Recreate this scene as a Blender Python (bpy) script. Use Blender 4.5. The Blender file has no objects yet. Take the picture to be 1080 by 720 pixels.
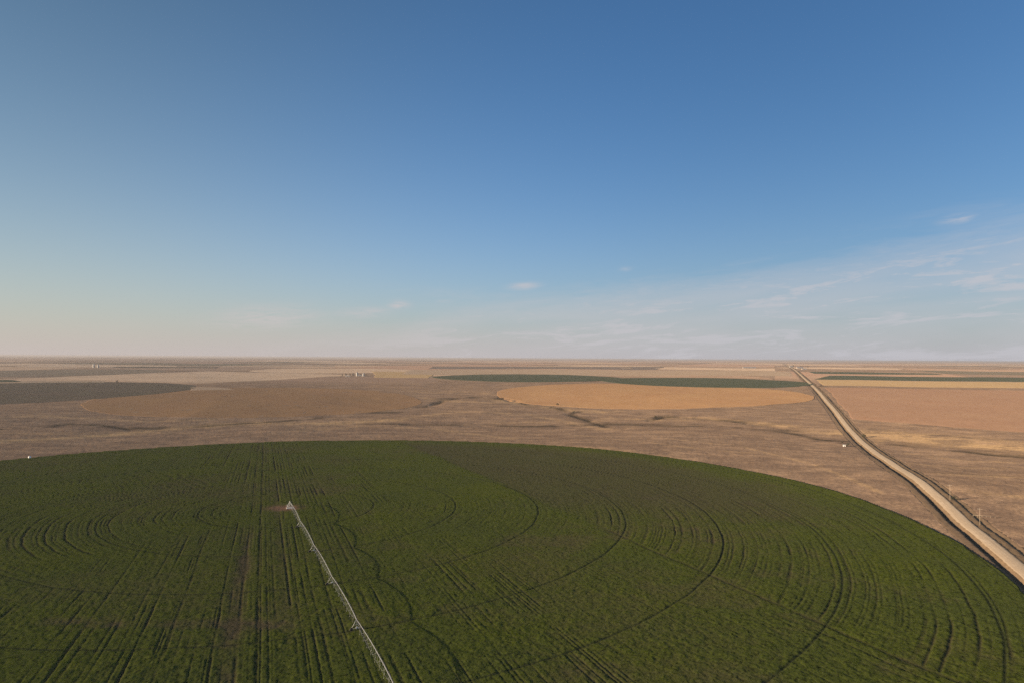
import bpy, bmesh, math, random
import numpy as np
from mathutils import Vector, Matrix
random.seed(7)
S = bpy.context.scene
COL = S.collection
R_ = math.radians

# ------------------------------------------------------------------ camera model
CAMZ = 100.0
PITCH = math.atan((377.5 - 360) / 720)
ROLL = math.atan(7.0 / 1080)
cp, sp = math.cos(PITCH), math.sin(PITCH)
FWD = np.array([0, cp, sp]); R0 = np.array([1.0, 0, 0]); U0 = np.array([0, -sp, cp])
RT = math.cos(ROLL) * R0 + math.sin(ROLL) * U0
UP = -math.sin(ROLL) * R0 + math.cos(ROLL) * U0

# ------------------------------------------------------------------ noise
def _hash(ix, iy, seed):
    h = (ix.astype(np.int64) * 374761393 + iy.astype(np.int64) * 668265263 + seed * 1442695041) & 0xFFFFFFFF
    h = ((h ^ (h >> 13)) * 1274126177) & 0xFFFFFFFF
    h = h ^ (h >> 16)
    return (h & 0xFFFFFF).astype(np.float64) / 0xFFFFFF
def vn(x, y, seed=0):
    x = np.asarray(x, float); y = np.asarray(y, float)
    ix = np.floor(x); iy = np.floor(y); fx = x - ix; fy = y - iy
    fx = fx * fx * fx * (fx * (fx * 6 - 15) + 10); fy = fy * fy * fy * (fy * (fy * 6 - 15) + 10)
    a = _hash(ix, iy, seed); b = _hash(ix + 1, iy, seed); c = _hash(ix, iy + 1, seed); d = _hash(ix + 1, iy + 1, seed)
    return (a + (b - a) * fx) * (1 - fy) + (c + (d - c) * fx) * fy
def fbm(x, y, octv=4, seed=0, gain=0.5):
    t = 0; a = 1; n = 0
    for i in range(octv):
        c, s = math.cos(i * 1.1 + .3), math.sin(i * 1.1 + .3)
        t = t + a * vn((x * c - y * s) * 2 ** i + 17.3 * i, (x * s + y * c) * 2 ** i - 9.1 * i, seed + 31 * i)
        n += a; a *= gain
    return t / n
def sstep(a, b, x):
    t = np.clip((x - a) / (b - a), 0, 1); return t * t * (3 - 2 * t)
def polydist(x, y, pts):
    d2 = np.full(np.shape(x), 1e18); best = np.zeros(np.shape(x)); acc = 0
    for (ax, ay), (bx, by) in zip(pts[:-1], pts[1:]):
        vx, vy = bx - ax, by - ay; L2 = vx * vx + vy * vy
        t = np.clip(((x - ax) * vx + (y - ay) * vy) / L2, 0, 1)
        q = (x - ax - t * vx) ** 2 + (y - ay - t * vy) ** 2
        m = q < d2
        d2 = np.where(m, q, d2); best = np.where(m, acc + t * math.sqrt(L2), best)
        acc += math.sqrt(L2)
    return np.sqrt(d2), best

# ------------------------------------------------------------------ pixel -> plane (survey of the photograph)
def ray(px, py):
    v = FWD + RT * (px - 540) / 720 - UP * (py - 360) / 720
    return v / np.linalg.norm(v)
def flat(px, py, z=0.0):
    v = ray(px, py); t = (z - CAMZ) / v[2]
    return (v[0] * t, v[1] * t)
C1 = [flat(*p, -8) for p in [(-90, 456), (0, 452), (55, 450), (75, 446.8), (105, 447), (140, 451), (185, 450), (240, 446), (300, 443), (360, 438), (395, 435), (415, 434.6), (435, 431)]]
C1 += [flat(*p, -3) for p in [(455, 426), (470, 421.5), (500, 420.5), (528, 421.5)]]
C2 = [flat(*p, -9) for p in [(380, 447), (480, 446.5), (560, 448), (640, 446), (690, 447.5), (740, 448.5), (800, 452.5), (830, 454), (862, 462), (895, 464), (915, 464.5), (945, 467), (1000, 473), (1080, 480), (1200, 494)]]
C3 = [flat(*p, -5) for p in [(528, 421.5), (560, 427.5), (590, 430), (604, 435), (625, 441), (640, 446)]]
C4 = [flat(*p, -6) for p in [(688, 441), (698, 438.5), (720, 438), (760, 441), (800, 445), (838, 450)]]

def profile(y):
    ys = [-5000, 0, 900, 1150, 1300, 1450, 1600, 1800, 2000, 2300, 2600, 3100, 3750, 5000, 8000, 14000, 80000, 300000]
    zs = [0, 0, 0, -1, 0, 4, 8.5, 14, 19, 23, 26, 32, 39, 46, 50, 52, 52, 52]
    return (np.interp(y - 120, ys, zs) + np.interp(y, ys, zs) + np.interp(y + 120, ys, zs)) / 3
def H(x, y):
    x = np.asarray(x, float); y = np.asarray(y, float)
    z = profile(y)
    d1, _ = polydist(x, y, C1); d2, _ = polydist(x, y, C2); d3, _ = polydist(x, y, C3)
    dm = np.minimum(np.minimum(d1, d2), d3)
    z = z - 9.5 * np.exp(-(dm / 250.0) ** 2)
    z = z + 3.2 * np.exp(-((x - 332) ** 2 + (y - 552) ** 2) / 85.0 ** 2)
    wob = dm + 14 * (vn(x / 40, y / 40, 5) - .5)
    z = z - 2.0 * np.exp(-(wob / 9.0) ** 2) * sstep(.25, .6, vn(x / 110, y / 110, 8))
    d4, _ = polydist(x, y, C4)
    z = z - 2.2 * np.exp(-((d4 + 10 * (vn(x / 30, y / 30, 6) - .5)) / 8.0) ** 2)
    dist = np.hypot(x, y)
    infield = 1 - sstep(380, 520, np.hypot(x + 146.6, y - 453))
    z = z + (vn(x / 260, y / 260, 11) - .5) * 3.0 * (1 - .8 * infield)
    z = z + (fbm(x / 900, y / 900, 3, 12) - .5) * 6.0 * sstep(800, 2500, dist)
    z = z + (fbm(x / 60, y / 60, 2, 13) - .5) * 1.0 * (1 - .8 * infield)
    z = z + (fbm(x / 5200, y / 5200, 3, 14) - .5) * 20.0 * sstep(4500, 14000, dist)
    return z
def P(px, py):
    z = 0.0
    for _ in range(14):
        x, y = flat(px, py, z); z = .5 * z + .5 * float(H(x, y))
    return x, y, float(H(x, y))

# ------------------------------------------------------------------ helpers
def obj(name, me, mat=None, parent=None):
    o = bpy.data.objects.new(name, me); COL.objects.link(o)
    if mat and me is not None and not me.materials: me.materials.append(mat)
    if parent: o.parent = parent
    return o
def tag(o, label=None, cat=None, group=None, kind=None):
    if label: o['label'] = label
    if cat: o['category'] = cat
    if group: o['group'] = group
    if kind: o['kind'] = kind
    return o
def empty(name, loc, rz=0, **k):
    o = bpy.data.objects.new(name, None); COL.objects.link(o); o.location = loc; o.rotation_euler = (0, 0, rz)
    return tag(o, **k)
def grid_mesh(name, V, keep=None, attrs=None, smooth=True, wrap=False):
    n, m, _ = V.shape
    idx = np.arange(n * m).reshape(n, m)
    if wrap: idx = np.concatenate([idx, idx[:, :1]], 1)
    q = np.stack([idx[:-1, :-1], idx[:-1, 1:], idx[1:, 1:], idx[1:, :-1]], -1).reshape(-1, 4)
    if keep is not None:
        q = q[keep.ravel()[q].all(1)]
        used = np.zeros(n * m, bool); used[q.ravel()] = True
        new = np.cumsum(used) - 1
        q = new[q]; Vf = V.reshape(-1, 3)[used]
    else:
        used = None; Vf = V.reshape(-1, 3)
    me = bpy.data.meshes.new(name)
    me.vertices.add(len(Vf)); me.vertices.foreach_set('co', Vf.astype(np.float32).ravel())
    me.loops.add(q.size); me.loops.foreach_set('vertex_index', q.astype(np.int32).ravel())
    me.polygons.add(len(q)); me.polygons.foreach_set('loop_start', np.arange(0, q.size, 4, dtype=np.int32))
    me.polygons.foreach_set('use_smooth', np.full(len(q), smooth))
    for k, a in (attrs or {}).items():
        a = a.reshape(-1)
        if used is not None: a = a[used]
        at = me.attributes.new(k, 'FLOAT', 'POINT'); at.data.foreach_set('value', a.astype(np.float32))
    me.update(calc_edges=True); me.validate()
    return me

class MB:
    def __init__(self): self.bm = bmesh.new()
    def box(self, c, s, rz=0.0, top=1.0):
        sx, sy, sz = s[0] / 2, s[1] / 2, s[2] / 2; cr, sr = math.cos(rz), math.sin(rz); v = []
        for dz, k in ((-sz, 1.0), (sz, top)):
            for dx, dy in ((-sx, -sy), (sx, -sy), (sx, sy), (-sx, sy)):
                a, b = dx * k, dy * k
                v.append(self.bm.verts.new((c[0] + a * cr - b * sr, c[1] + a * sr + b * cr, c[2] + dz)))
        for f in ((3, 2, 1, 0), (4, 5, 6, 7), (0, 1, 5, 4), (1, 2, 6, 5), (2, 3, 7, 6), (3, 0, 4, 7)):
            self.bm.faces.new([v[i] for i in f])
        return self
    def tube(self, pts, r, n=8, cap=True, r2=None):
        pts = [Vector(p) for p in pts]; rings = []
        for i, p in enumerate(pts):
            t = (pts[min(i + 1, len(pts) - 1)] - pts[max(i - 1, 0)]).normalized()
            a = t.orthogonal().normalized() if abs(t.z) > .95 else t.cross(Vector((0, 0, 1))).normalized()
            b = t.cross(a)
            rr = r if r2 is None else r + (r2 - r) * i / (len(pts) - 1)
            rings.append([self.bm.verts.new(p + a * math.cos(2 * math.pi * k / n) * rr + b * math.sin(2 * math.pi * k / n) * rr) for k in range(n)])
        for A, B in zip(rings[:-1], rings[1:]):
            for k in range(n): 
                f = self.bm.faces.new((A[k], A[(k + 1) % n], B[(k + 1) % n], B[k])); f.smooth = n > 5
        if cap:
            self.bm.faces.new(rings[0][::-1]); self.bm.faces.new(rings[-1])
        return self
    def lathe(self, prof, n=20, c=(0, 0, 0), axis='z', smooth=True):
        rings = []
        for r, h in prof:
            ring = []
            for k in range(n):
                a = 2 * math.pi * k / n
                p = (r * math.cos(a), r * math.sin(a), h)
                if axis == 'x': p = (h, p[0], p[1])
                ring.append(self.bm.verts.new((c[0] + p[0], c[1] + p[1], c[2] + p[2])))
            rings.append(ring)
        for A, B in zip(rings[:-1], rings[1:]):
            for k in range(n):
                f = self.bm.faces.new((A[k], A[(k + 1) % n], B[(k + 1) % n], B[k])); f.smooth = smooth
        self.bm.faces.new(rings[0][::-1]); self.bm.faces.new(rings[-1])
        return self
    def poly(self, pts):
        self.bm.faces.new([self.bm.verts.new(p) for p in pts]); return self
    def mesh(self, name):
        me = bpy.data.meshes.new(name); bmesh.ops.recalc_face_normals(self.bm, faces=self.bm.faces); self.bm.to_mesh(me); self.bm.free(); return me
    def build(self, name, mat, parent=None): return obj(name, self.mesh(name), mat, parent)

# ------------------------------------------------------------------ node helpers
class NT:
    def __init__(self, name):
        self.m = bpy.data.materials.new(name); self.m.use_nodes = True; self.t = self.m.node_tree; self.t.nodes.clear()
        self.L = self.t.links.new
    def n(self, typ, **k):
        nd = self.t.nodes.new(typ)
        for a, b in k.items(): setattr(nd, a, b)
        return nd
    def put(self, sock, v):
        if hasattr(v, 'is_output'): self.L(v, sock)
        elif v is not None:
            try: sock.default_value = v
            except Exception: sock.default_value = (*v, 1.0)
    def math(self, op, a, b=None, c=None, clamp=False):
        nd = self.n('ShaderNodeMath', operation=op, use_clamp=clamp)
        for i, v in enumerate((a, b, c)): self.put(nd.inputs[i], v)
        return nd.outputs[0]
    def mix(self, f, a, b, mode='MIX'):
        nd = self.n('ShaderNodeMix', data_type='RGBA', blend_type=mode)
        self.put(nd.inputs[0], f); self.put(nd.inputs[6], a); self.put(nd.inputs[7], b)
        return nd.outputs[2]
    def attr(self, name): return self.n('ShaderNodeAttribute', attribute_name=name).outputs['Fac']
    def co(self): return self.n('ShaderNodeTexCoord').outputs['Object']
    def map(self, v, scale=(1, 1, 1), rot=(0, 0, 0), loc=(0, 0, 0)):
        nd = self.n('ShaderNodeMapping'); self.put(nd.inputs[0], v); nd.inputs[1].default_value = loc; nd.inputs[2].default_value = rot; nd.inputs[3].default_value = scale
        return nd.outputs[0]
    def noise(self, v, scale=1, detail=4, rough=.55, dist=0.0):
        nd = self.n('ShaderNodeTexNoise'); self.put(nd.inputs['Vector'], v)
        nd.inputs['Scale'].default_value = scale; nd.inputs['Detail'].default_value = detail; nd.inputs['Roughness'].default_value = rough; nd.inputs['Distortion'].default_value = dist
        return nd.outputs[0]
    def ramp(self, f, stops, interp='LINEAR'):
        nd = self.n('ShaderNodeValToRGB'); self.put(nd.inputs[0], f); r = nd.color_ramp; r.interpolation = interp
        while len(r.elements) < len(stops): r.elements.new(.5)
        for e, (p, c) in zip(r.elements, stops): e.position = p; e.color = (c, c, c, 1) if isinstance(c, (int, float)) else (*c, 1)
        return nd.outputs[0]
    def mr(self, v, a, b, c=0.0, d=1.0, smooth=False):
        nd = self.n('ShaderNodeMapRange', interpolation_type='SMOOTHSTEP' if smooth else 'LINEAR')
        self.put(nd.inputs[0], v)
        for i, q in enumerate((a, b, c, d)): nd.inputs[i + 1].default_value = q
        return nd.outputs[0]
    def out_diffuse(self, col, bump=None, bdist=.1, bstr=1.0, rough=.3):
        d = self.n('ShaderNodeBsdfDiffuse'); d.inputs['Roughness'].default_value = rough; self.put(d.inputs['Color'], col)
        if bump is not None:
            b = self.n('ShaderNodeBump'); b.inputs['Strength'].default_value = bstr; b.inputs['Distance'].default_value = bdist
            self.put(b.inputs['Height'], bump); self.L(b.outputs[0], d.inputs['Normal'])
        o = self.n('ShaderNodeOutputMaterial'); self.L(d.outputs[0], o.inputs['Surface']); return self.m
    def out_principled(self, col, rough=.6, metal=0.0, spec=.3):
        p = self.n('ShaderNodeBsdfPrincipled'); self.put(p.inputs['Base Color'], col); self.put(p.inputs['Roughness'], rough)
        p.inputs['Metallic'].default_value = metal; p.inputs['Specular IOR Level'].default_value = spec
        o = self.n('ShaderNodeOutputMaterial'); self.L(p.outputs[0], o.inputs['Surface']); return self.m

def simple(name, c1, c2, scale=3.0, rough=.6, metal=0.0):
    t = NT(name); f = t.noise(t.co(), scale, 5)
    return t.out_principled(t.mix(t.mr(f, .3, .7), c1, c2), rough, metal)

# ------------------------------------------------------------------ road frame
ROAD_A = 0.385; ROAD_X0 = 117.8
_rl = math.hypot(ROAD_A, 1.0)
RD = np.array([ROAD_A / _rl, 1 / _rl]); RN = np.array([1 / _rl, -ROAD_A / _rl])    # along, to the right
def road_coords(x, y):
    dx = x - ROAD_X0; dy = y
    return dx * RN[0] + dy * RN[1], dx * RD[0] + dy * RD[1]
ROADANG = math.atan2(ROAD_A, 1.0)

# ------------------------------------------------------------------ ground sheet
fr = 720.0
def ring_distances(dmin, dmax, step):
    q = np.arange(fr * CAMZ / dmin, fr * CAMZ / dmax, -step)
    return fr * CAMZ / q
rings = np.concatenate([np.geomspace(2, 165, 22)[:-1], ring_distances(165, 20000, .75), np.geomspace(20500, 220000, 22)])
den = np.radians(np.concatenate([np.linspace(-44, 44, 1350)]))
rest = np.radians(np.linspace(44, 316, 140)[1:-1])
ang = np.concatenate([den, rest])
RR, AA = np.meshgrid(rings, ang, indexing='ij')
X = RR * np.sin(AA); Y = RR * np.cos(AA)
Zg = H(X, Y)
PX, PY = -146.0, 453.0
rfield = np.hypot(X - PX, Y - PY)
s_, t_ = road_coords(X, Y)
incor = (np.abs(s_) < 20) & (t_ > 100)
# tufts and hummocks of the prairie
tuft = (fbm(X / 3.2, Y / 3.2, 2, 21) - .5) * .26 + (vn(X / 9, Y / 9, 22) - .5) * .3
Zg = Zg + tuft * (1 - sstep(900, 2500, RR)) * (RR > 160) * (1 - sstep(-6, -2, 402 - rfield) * 1.0)
Zg = Zg - 2.5 * (1 - sstep(11.5, 14.0, np.abs(s_))) * (t_ > 90) * (t_ < 11500)
Zg = Zg - .6 * (1 - sstep(390, 399, rfield))
def band(pts, w, z=-6, seed=0, wob=.6, nz=60):
    pw = [P(*p)[:2] for p in pts]
    d, l = polydist(X, Y, pw)
    d = d * (1 + wob * (fbm(X / nz, Y / nz, 3, seed) - .5) * 2)
    return np.exp(-(d / w) ** 2)
pale = 1.25 * np.maximum.reduce([
    band([(908, 457), (930, 458.5), (960, 461), (1000, 466), (1080, 473), (1150, 480)], 48, -8, 41),
    .8 * band([(-60, 468), (40, 463), (100, 459.5), (170, 453), (230, 448), (270, 446), (340, 446.5), (420, 442)], 26, -8, 42),
    .7 * band([(520, 420.5), (560, 427), (600, 432), (640, 434)], 18, -4, 43),
    .8 * band([(700, 440.5), (740, 441), (800, 446), (835, 449.5)], 14, -5, 44),
    .6 * band([(640, 428.5), (690, 428.8), (720, 428)], 16, 2, 45),
    .5 * band([(905, 470), (935, 463.5)], 8, -8, 46),
    .5 * band([(-40, 425), (60, 420), (105, 418)], 14, 0, 47),
    .5 * band([(110, 430), (150, 434), (200, 436)], 14, 0, 48),
    .4 * band([(560, 470), (640, 474), (700, 482)], 16, 0, 49),
    .45 * band([(980, 512), (1040, 520), (1120, 527)], 8, 0, 50),
    .4 * band([(1000, 500), (1080, 503)], 7, 0, 51),
    .6 * band([(640, 441), (700, 442.4), (760, 443), (830, 447)], 9, -5, 54), .5 * band([(520, 446), (600, 444.6), (640, 443)], 8, -6, 55),
    .5 * band([(420, 441), (480, 434), (560, 437), (640, 452)], 12, -6, 56), .5 * band([(300, 455), (380, 449), (460, 452), (540, 462)], 9, -4, 57),
    .6 * band([(-20, 441), (40, 438), (100, 441), (160, 444.5), (230, 441.5)], 9, -6, 58), .5 * band([(-20, 457), (60, 457), (120, 455), (200, 457)], 6, -4, 59),
    .5 * band([(700, 462), (780, 470), (860, 490), (930, 520)], 3.0, 0, 62, .3), .5 * band([(600, 458), (720, 471), (800, 478)], 3.0, 0, 63, .3),
    .55 * band([(905, 455), (980, 457), (1080, 466)], 6, -6, 64), .5 * band([(930, 486), (1000, 492), (1100, 494)], 4, 0, 65),
    .5 * band([(960, 478), (1020, 486), (1100, 488)], 5, -3, 66), .6 * band([(440, 418), (480, 423), (528, 425)], 10, 0, 67), .5 * band([(430, 412), (500, 413.5), (530, 416)], 14, 8, 68)])
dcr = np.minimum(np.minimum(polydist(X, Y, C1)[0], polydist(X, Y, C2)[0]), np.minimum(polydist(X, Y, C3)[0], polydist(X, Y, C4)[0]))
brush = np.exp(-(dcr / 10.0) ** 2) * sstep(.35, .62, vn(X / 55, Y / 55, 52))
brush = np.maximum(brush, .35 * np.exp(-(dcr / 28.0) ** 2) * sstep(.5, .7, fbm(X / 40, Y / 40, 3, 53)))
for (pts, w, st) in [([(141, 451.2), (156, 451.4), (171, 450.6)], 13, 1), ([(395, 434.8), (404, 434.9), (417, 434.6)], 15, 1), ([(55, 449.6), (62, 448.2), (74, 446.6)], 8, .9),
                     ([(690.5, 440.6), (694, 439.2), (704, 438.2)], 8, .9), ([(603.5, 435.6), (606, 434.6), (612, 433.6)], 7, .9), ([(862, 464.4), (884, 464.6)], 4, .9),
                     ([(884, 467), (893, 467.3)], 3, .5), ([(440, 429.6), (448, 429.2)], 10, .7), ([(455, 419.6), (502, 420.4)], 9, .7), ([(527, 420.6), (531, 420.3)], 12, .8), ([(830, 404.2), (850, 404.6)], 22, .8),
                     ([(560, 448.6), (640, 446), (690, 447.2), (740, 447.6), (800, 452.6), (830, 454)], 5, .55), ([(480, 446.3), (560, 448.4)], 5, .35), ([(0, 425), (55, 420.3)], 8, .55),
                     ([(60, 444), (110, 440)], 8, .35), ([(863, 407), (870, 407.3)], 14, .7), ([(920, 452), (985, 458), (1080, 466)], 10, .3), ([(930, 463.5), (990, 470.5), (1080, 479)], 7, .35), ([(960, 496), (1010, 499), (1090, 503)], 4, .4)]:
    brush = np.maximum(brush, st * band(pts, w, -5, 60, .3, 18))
# cow trails and draws: weak dark streaks
streak = sstep(.60, .80, fbm(X / 220, Y / 26, 3, 66))
farm = sstep(2500, 3400, RR + 600 * (vn(X / 900, Y / 900, 70) - .5)) 
farm = np.where((X < -250) & (Y > 1600), np.maximum(farm, sstep(2000, 2500, RR)), farm)
redn = sstep(.45, .7, fbm(X / 500, Y / 500, 3, 71))
gme = grid_mesh('ground', np.stack([X, Y, Zg], -1), None, dict(pale=pale, brush=brush, far=farm, streak=streak), wrap=True)
# close the hole under the camera
bm = bmesh.new(); bm.from_mesh(gme); bm.verts.ensure_lookup_table()
bm.faces.new([bm.verts[i] for i in range(len(ang))][::-1]); bm.to_mesh(gme); bm.free()

g = NT('prairie')
co = g.co()
n1 = g.noise(co, 1 / 170., 5, .6); n2 = g.noise(co, 1 / 24., 5, .65); n3 = g.noise(co, 1 / 2.6, 4, .7)
rotc = g.map(co, (1, 1, 1), (0, 0, ROADANG))
n4 = g.noise(g.map(rotc, (1 / 30., 1 / 240., 1)), 1, 5, .6)
base = g.mix(g.mr(n1, .35, .65), (.205, .138, .088), (.182, .130, .094))
base = g.mix(g.mr(n2, .35, .68), base, (.235, .165, .105))
base = g.mix(g.mr(n4, .56, .74), base, (.160, .108, .073))
base = g.mix(g.math('MULTIPLY', g.attr('streak'), .45), base, (.135, .098, .070))
base = g.mix(g.math('MULTIPLY', g.attr('pale'), g.mr(n2, .25, .6, .55, 1)), base, (.400, .275, .140))
n5 = g.noise(g.map(co, (1 / 70., 1 / 38., 1), (0, 0, .25)), 1, 6, .68, .6)
base = g.mix(g.mr(n2, .30, .50, .6, 0), base, (.125, .090, .063))
base = g.mix(g.mr(n5, .40, .52, .62, 0), base, (.120, .086, .064))
base = g.mix(g.mr(n5, .53, .66, 0, .68), base, (.315, .218, .138))
base = g.mix(g.mr(n3, .36, .62, .6, 0), base, (.095, .068, .046))
base = g.mix(g.mr(n3, .58, .75, 0, .4), base, (.31, .225, .145))
# far mosaic of sections
cell = g.n('ShaderNodeVectorMath', operation='DIVIDE'); g.L(rotc, cell.inputs[0]); cell.inputs[1].default_value = (805, 805, 1e9)
fl = g.n('ShaderNodeVectorMath', operation='FLOOR'); g.L(cell.outputs[0], fl.inputs[0])
frc = g.n('ShaderNodeVectorMath', operation='FRACTION'); g.L(cell.outputs[0], frc.inputs[0])
wn = g.n('ShaderNodeTexWhiteNoise', noise_dimensions='3D'); g.L(fl.outputs[0], wn.inputs[0])
sub = g.n('ShaderNodeVectorMath', operation='SUBTRACT'); g.L(frc.outputs[0], sub.inputs[0]); sub.inputs[1].default_value = (.5, .5, 0)
flat2 = g.n('ShaderNodeVectorMath', operation='MULTIPLY'); g.L(sub.outputs[0], flat2.inputs[0]); flat2.inputs[1].default_value = (1, 1, 0)
ln = g.n('ShaderNodeVectorMath', operation='LENGTH'); g.L(flat2.outputs[0], ln.inputs[0])
pal = [(0, (.20, .14, .10)), (.10, (.33, .225, .15)), (.24, (.24, .175, .125)), (.36, (.40, .29, .19)), (.5, (.085, .085, .058)), (.56, (.28, .185, .135)), (.68, (.45, .34, .23)), (.80, (.13, .115, .085)), (.86, (.33, .21, .14))]
sc = g.n('ShaderNodeSeparateColor'); g.L(wn.outputs['Color'], sc.inputs[0])
patch = g.ramp(sc.outputs[0], pal, 'CONSTANT')
circ = g.math('LESS_THAN', ln.outputs['Value'], .492)
use = g.math('MAXIMUM', circ, g.math('GREATER_THAN', sc.outputs[1], .45))
use = g.math('MULTIPLY', use, g.math('GREATER_THAN', sc.outputs[2], .22))
patch = g.mix(g.mr(n1, .3, .7, 0, .35), patch, (.2, .145, .1))
strip_n = g.noise(g.map(co, (1 / 2600., 1 / 420., 1)), 1, 4, .6)
base = g.mix(g.math('MULTIPLY', g.attr('far'), g.mr(strip_n, .50, .62, 0, .7)), base, (.115, .098, .078))
strip_p = g.noise(g.map(co, (1 / 2100., 1 / 300., 1), (0, 0, .1), (7, 3, 0)), 1, 4, .6)
base = g.mix(g.math('MULTIPLY', g.attr('far'), g.mr(strip_p, .52, .62, 0, .8)), base, (.30, .22, .15))
base = g.mix(g.math('MULTIPLY', use, g.math('MULTIPLY', g.attr('far'), .85)), base, patch)
base = g.mix(1.0, base, (1.60, 1.54, 1.50), 'MULTIPLY')
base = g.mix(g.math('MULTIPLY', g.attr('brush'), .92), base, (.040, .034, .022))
ground = obj('ground', gme, g.out_diffuse(base, g.math('ADD', g.math('MULTIPLY', n3, .5), n2), .9, .55)); tag(ground, kind='structure')

# ------------------------------------------------------------------ dirt road with verges and ditches
tt = [150.0]
while tt[-1] < 11000: tt.append(tt[-1] + max(1.2, tt[-1] ** 2 / 72000 * .8))
tt = np.array(tt)
prof_s = np.array([-16, -14.2, -12.6, -11.2, -10.0, -9.0, -8.2, -7.4, -6.7, -6.0, -5.4, -4.8, -4.2, -3.0, -1.5, 0, 1.5, 3.0, 4.2, 4.6, 5.2, 6.2, 7.4, 8.8, 9.6, 10.3, 11, 11.8, 12.8, 14.2, 16])
prof_z = np.array([-.6, .02, .02, .02, .0, -.05, -.35, -.9, -1.2, -1.15, -.7, -.1, .32, .44, .52, .55, .52, .46, .34, .22, .12, .10, .08, .05, -.1, -.4, -.55, -.35, -.05, .02, -.6])
TT, SS = np.meshgrid(tt, prof_s, indexing='ij')
wobs = (vn(TT / 35, SS * 0 + 3, 81) - .5) * 1.1 * (np.abs(SS) > 4) * (np.abs(SS) < 14)
Sx = SS + wobs
XX = ROAD_X0 + TT * RD[0] + Sx * RN[0]; YY = TT * RD[1] + Sx * RN[1]
xc = ROAD_X0 + tt * RD[0]; yc = tt * RD[1]
hc = H(xc, yc)
k = np.ones(9) / 9; hcs = np.convolve(np.pad(hc, 4, mode='edge'), k, 'valid')
he = H(XX, YY); w = sstep(9, 14, np.abs(SS))
ZZ = hcs[:, None] * (1 - w) + he * w + np.broadcast_to(prof_z, SS.shape) * np.where(np.abs(SS) < 13, 1, 1)
ZZ = ZZ + (vn(XX / 2.2, YY / 2.2, 82) - .5) * .35 * (np.abs(SS) > 5)
ditch_shade_brush = np.exp(-((SS + 7.2) / 1.3) ** 2) * sstep(.2, .5, vn(TT / 14, TT * 0, 83)) + .9 * np.exp(-((SS - 11.2) / .8) ** 2) * sstep(.45, .65, vn(TT / 11, TT * 0 + 9, 84))  # dark mask: shade of the left bank put into colour; dashed brush on the right
rme = grid_mesh('dirt_road', np.stack([XX, YY, ZZ], -1), None, dict(s=SS + 0.0, ditch_shade_brush=np.clip(ditch_shade_brush, 0, 1)))
r = NT('dirt_road'); co = r.co(); sv = r.attr('s')
rot = r.map(co, (1, 1, 1), (0, 0, ROADANG))
nn = r.noise(co, 1 / 5., 5, .65); nl = r.noise(r.map(rot, (1.1, 1 / 45., 1)), 1, 4, .6); nf = r.noise(co, 1.2, 4, .7)
wv = r.math('ADD', sv, r.mr(nn, 0, 1, -.9, .9))
av = r.math('ABSOLUTE', wv)
surf = r.mix(r.mr(nl, .35, .65), (.52, .40, .265), (.64, .51, .355))
surf = r.mix(r.mr(nn, .35, .75, 0, .45), surf, (.40, .295, .19))
rut = r.noise(r.map(rot, (2.2, 1 / 70., 1)), 1, 3, .5)
surf = r.mix(r.mr(rut, .52, .66, 0, .5), surf, (.37, .275, .18))
surf = r.mix(r.mr(nf, .35, .6, .35, 0), surf, (.33, .245, .16))
grass = r.mix(r.mr(nn, .35, .65), (.205, .142, .088), (.285, .198, .115))
grass = r.mix(r.mr(nf, .32, .68, .5, 0), grass, (.10, .072, .045))
outer = r.mix(r.mr(nn, .35, .65), (.205, .14, .09), (.24, .17, .108))
outer = r.mix(r.mr(nf, .32, .68, .5, 0), outer, (.10, .072, .045))
verge = r.mix(r.mr(av, 9.5, 12), grass, outer)
left = r.mr(wv, -5.5, -4.5)
verge = r.mix(left, outer, verge)
col = r.mix(r.mr(av, 3.5, 4.2), surf, verge)
col = r.mix(r.math('MULTIPLY', r.attr('ditch_shade_brush'), .85), col, (.052, .05, .035))
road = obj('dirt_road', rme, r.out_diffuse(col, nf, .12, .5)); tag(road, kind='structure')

# ------------------------------------------------------------------ irrigated crop circle
RF = 400.0
dist = np.concatenate([np.geomspace(70, 192, 90)[:-1], ring_distances(192, 900, .62)])
an = np.radians(np.concatenate([np.linspace(-79, -42, 160)[:-1], np.linspace(-42, 42, 1720)]))
D, A = np.meshgrid(dist, an, indexing='ij')
X = D * np.sin(A); Y = D * np.cos(A)
dx, dy = X - PX, Y - PY
rr = np.hypot(dx, dy); th = np.arctan2(dy, dx)
RFv = RF + 1.2 * (vn(th * 40, th * 0, 90) - .5) + 5 * np.sin(th * 3 + 1) * 0
keep = rr < RFv
k_ = -.0004; a0 = -105.0
rowa = (X + (.362 + k_ * a0) * (Y - 300)) / (1 + k_ * (Y - 300))          # across the drill rows
along = Y
def lines(c, sp, w, seed, lo=.2, base=0.0):
    i = np.floor(c / sp); h = _hash(i, i * 0 + 3, seed); j = (_hash(i, i * 0 + 8, seed) - .5) * .5 * sp
    loc = c - (i + .5) * sp - j
    return np.exp(-(loc / w) ** 2) * np.maximum(base, np.clip((h - lo) / (1 - lo), 0, 1))
wave = 1.1 * (vn(th * 9, rr / 30, 91) - .5) + .5 * (vn(th * 40, rr / 8, 92) - .5)
ra = rr + wave * 1.2
ringz_r = sstep(96, 106, rowa + 5 * (vn(X / 20, Y / 20, 93) - .5)) * sstep(170, 225, rr)
ringz_r = ringz_r * (1 - .75 * sstep(.62, .95, (th))) 
angl = np.abs(np.angle(np.exp(1j * (th - (math.pi + .10)))))
ringz_l = 1.25 * (1 - sstep(.75, 1.2, angl + .25 * (vn(X / 25, Y / 25, 94) - .5))) * sstep(24, 40, rr) * (1 - .5 * sstep(190, 290, rr))
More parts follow.
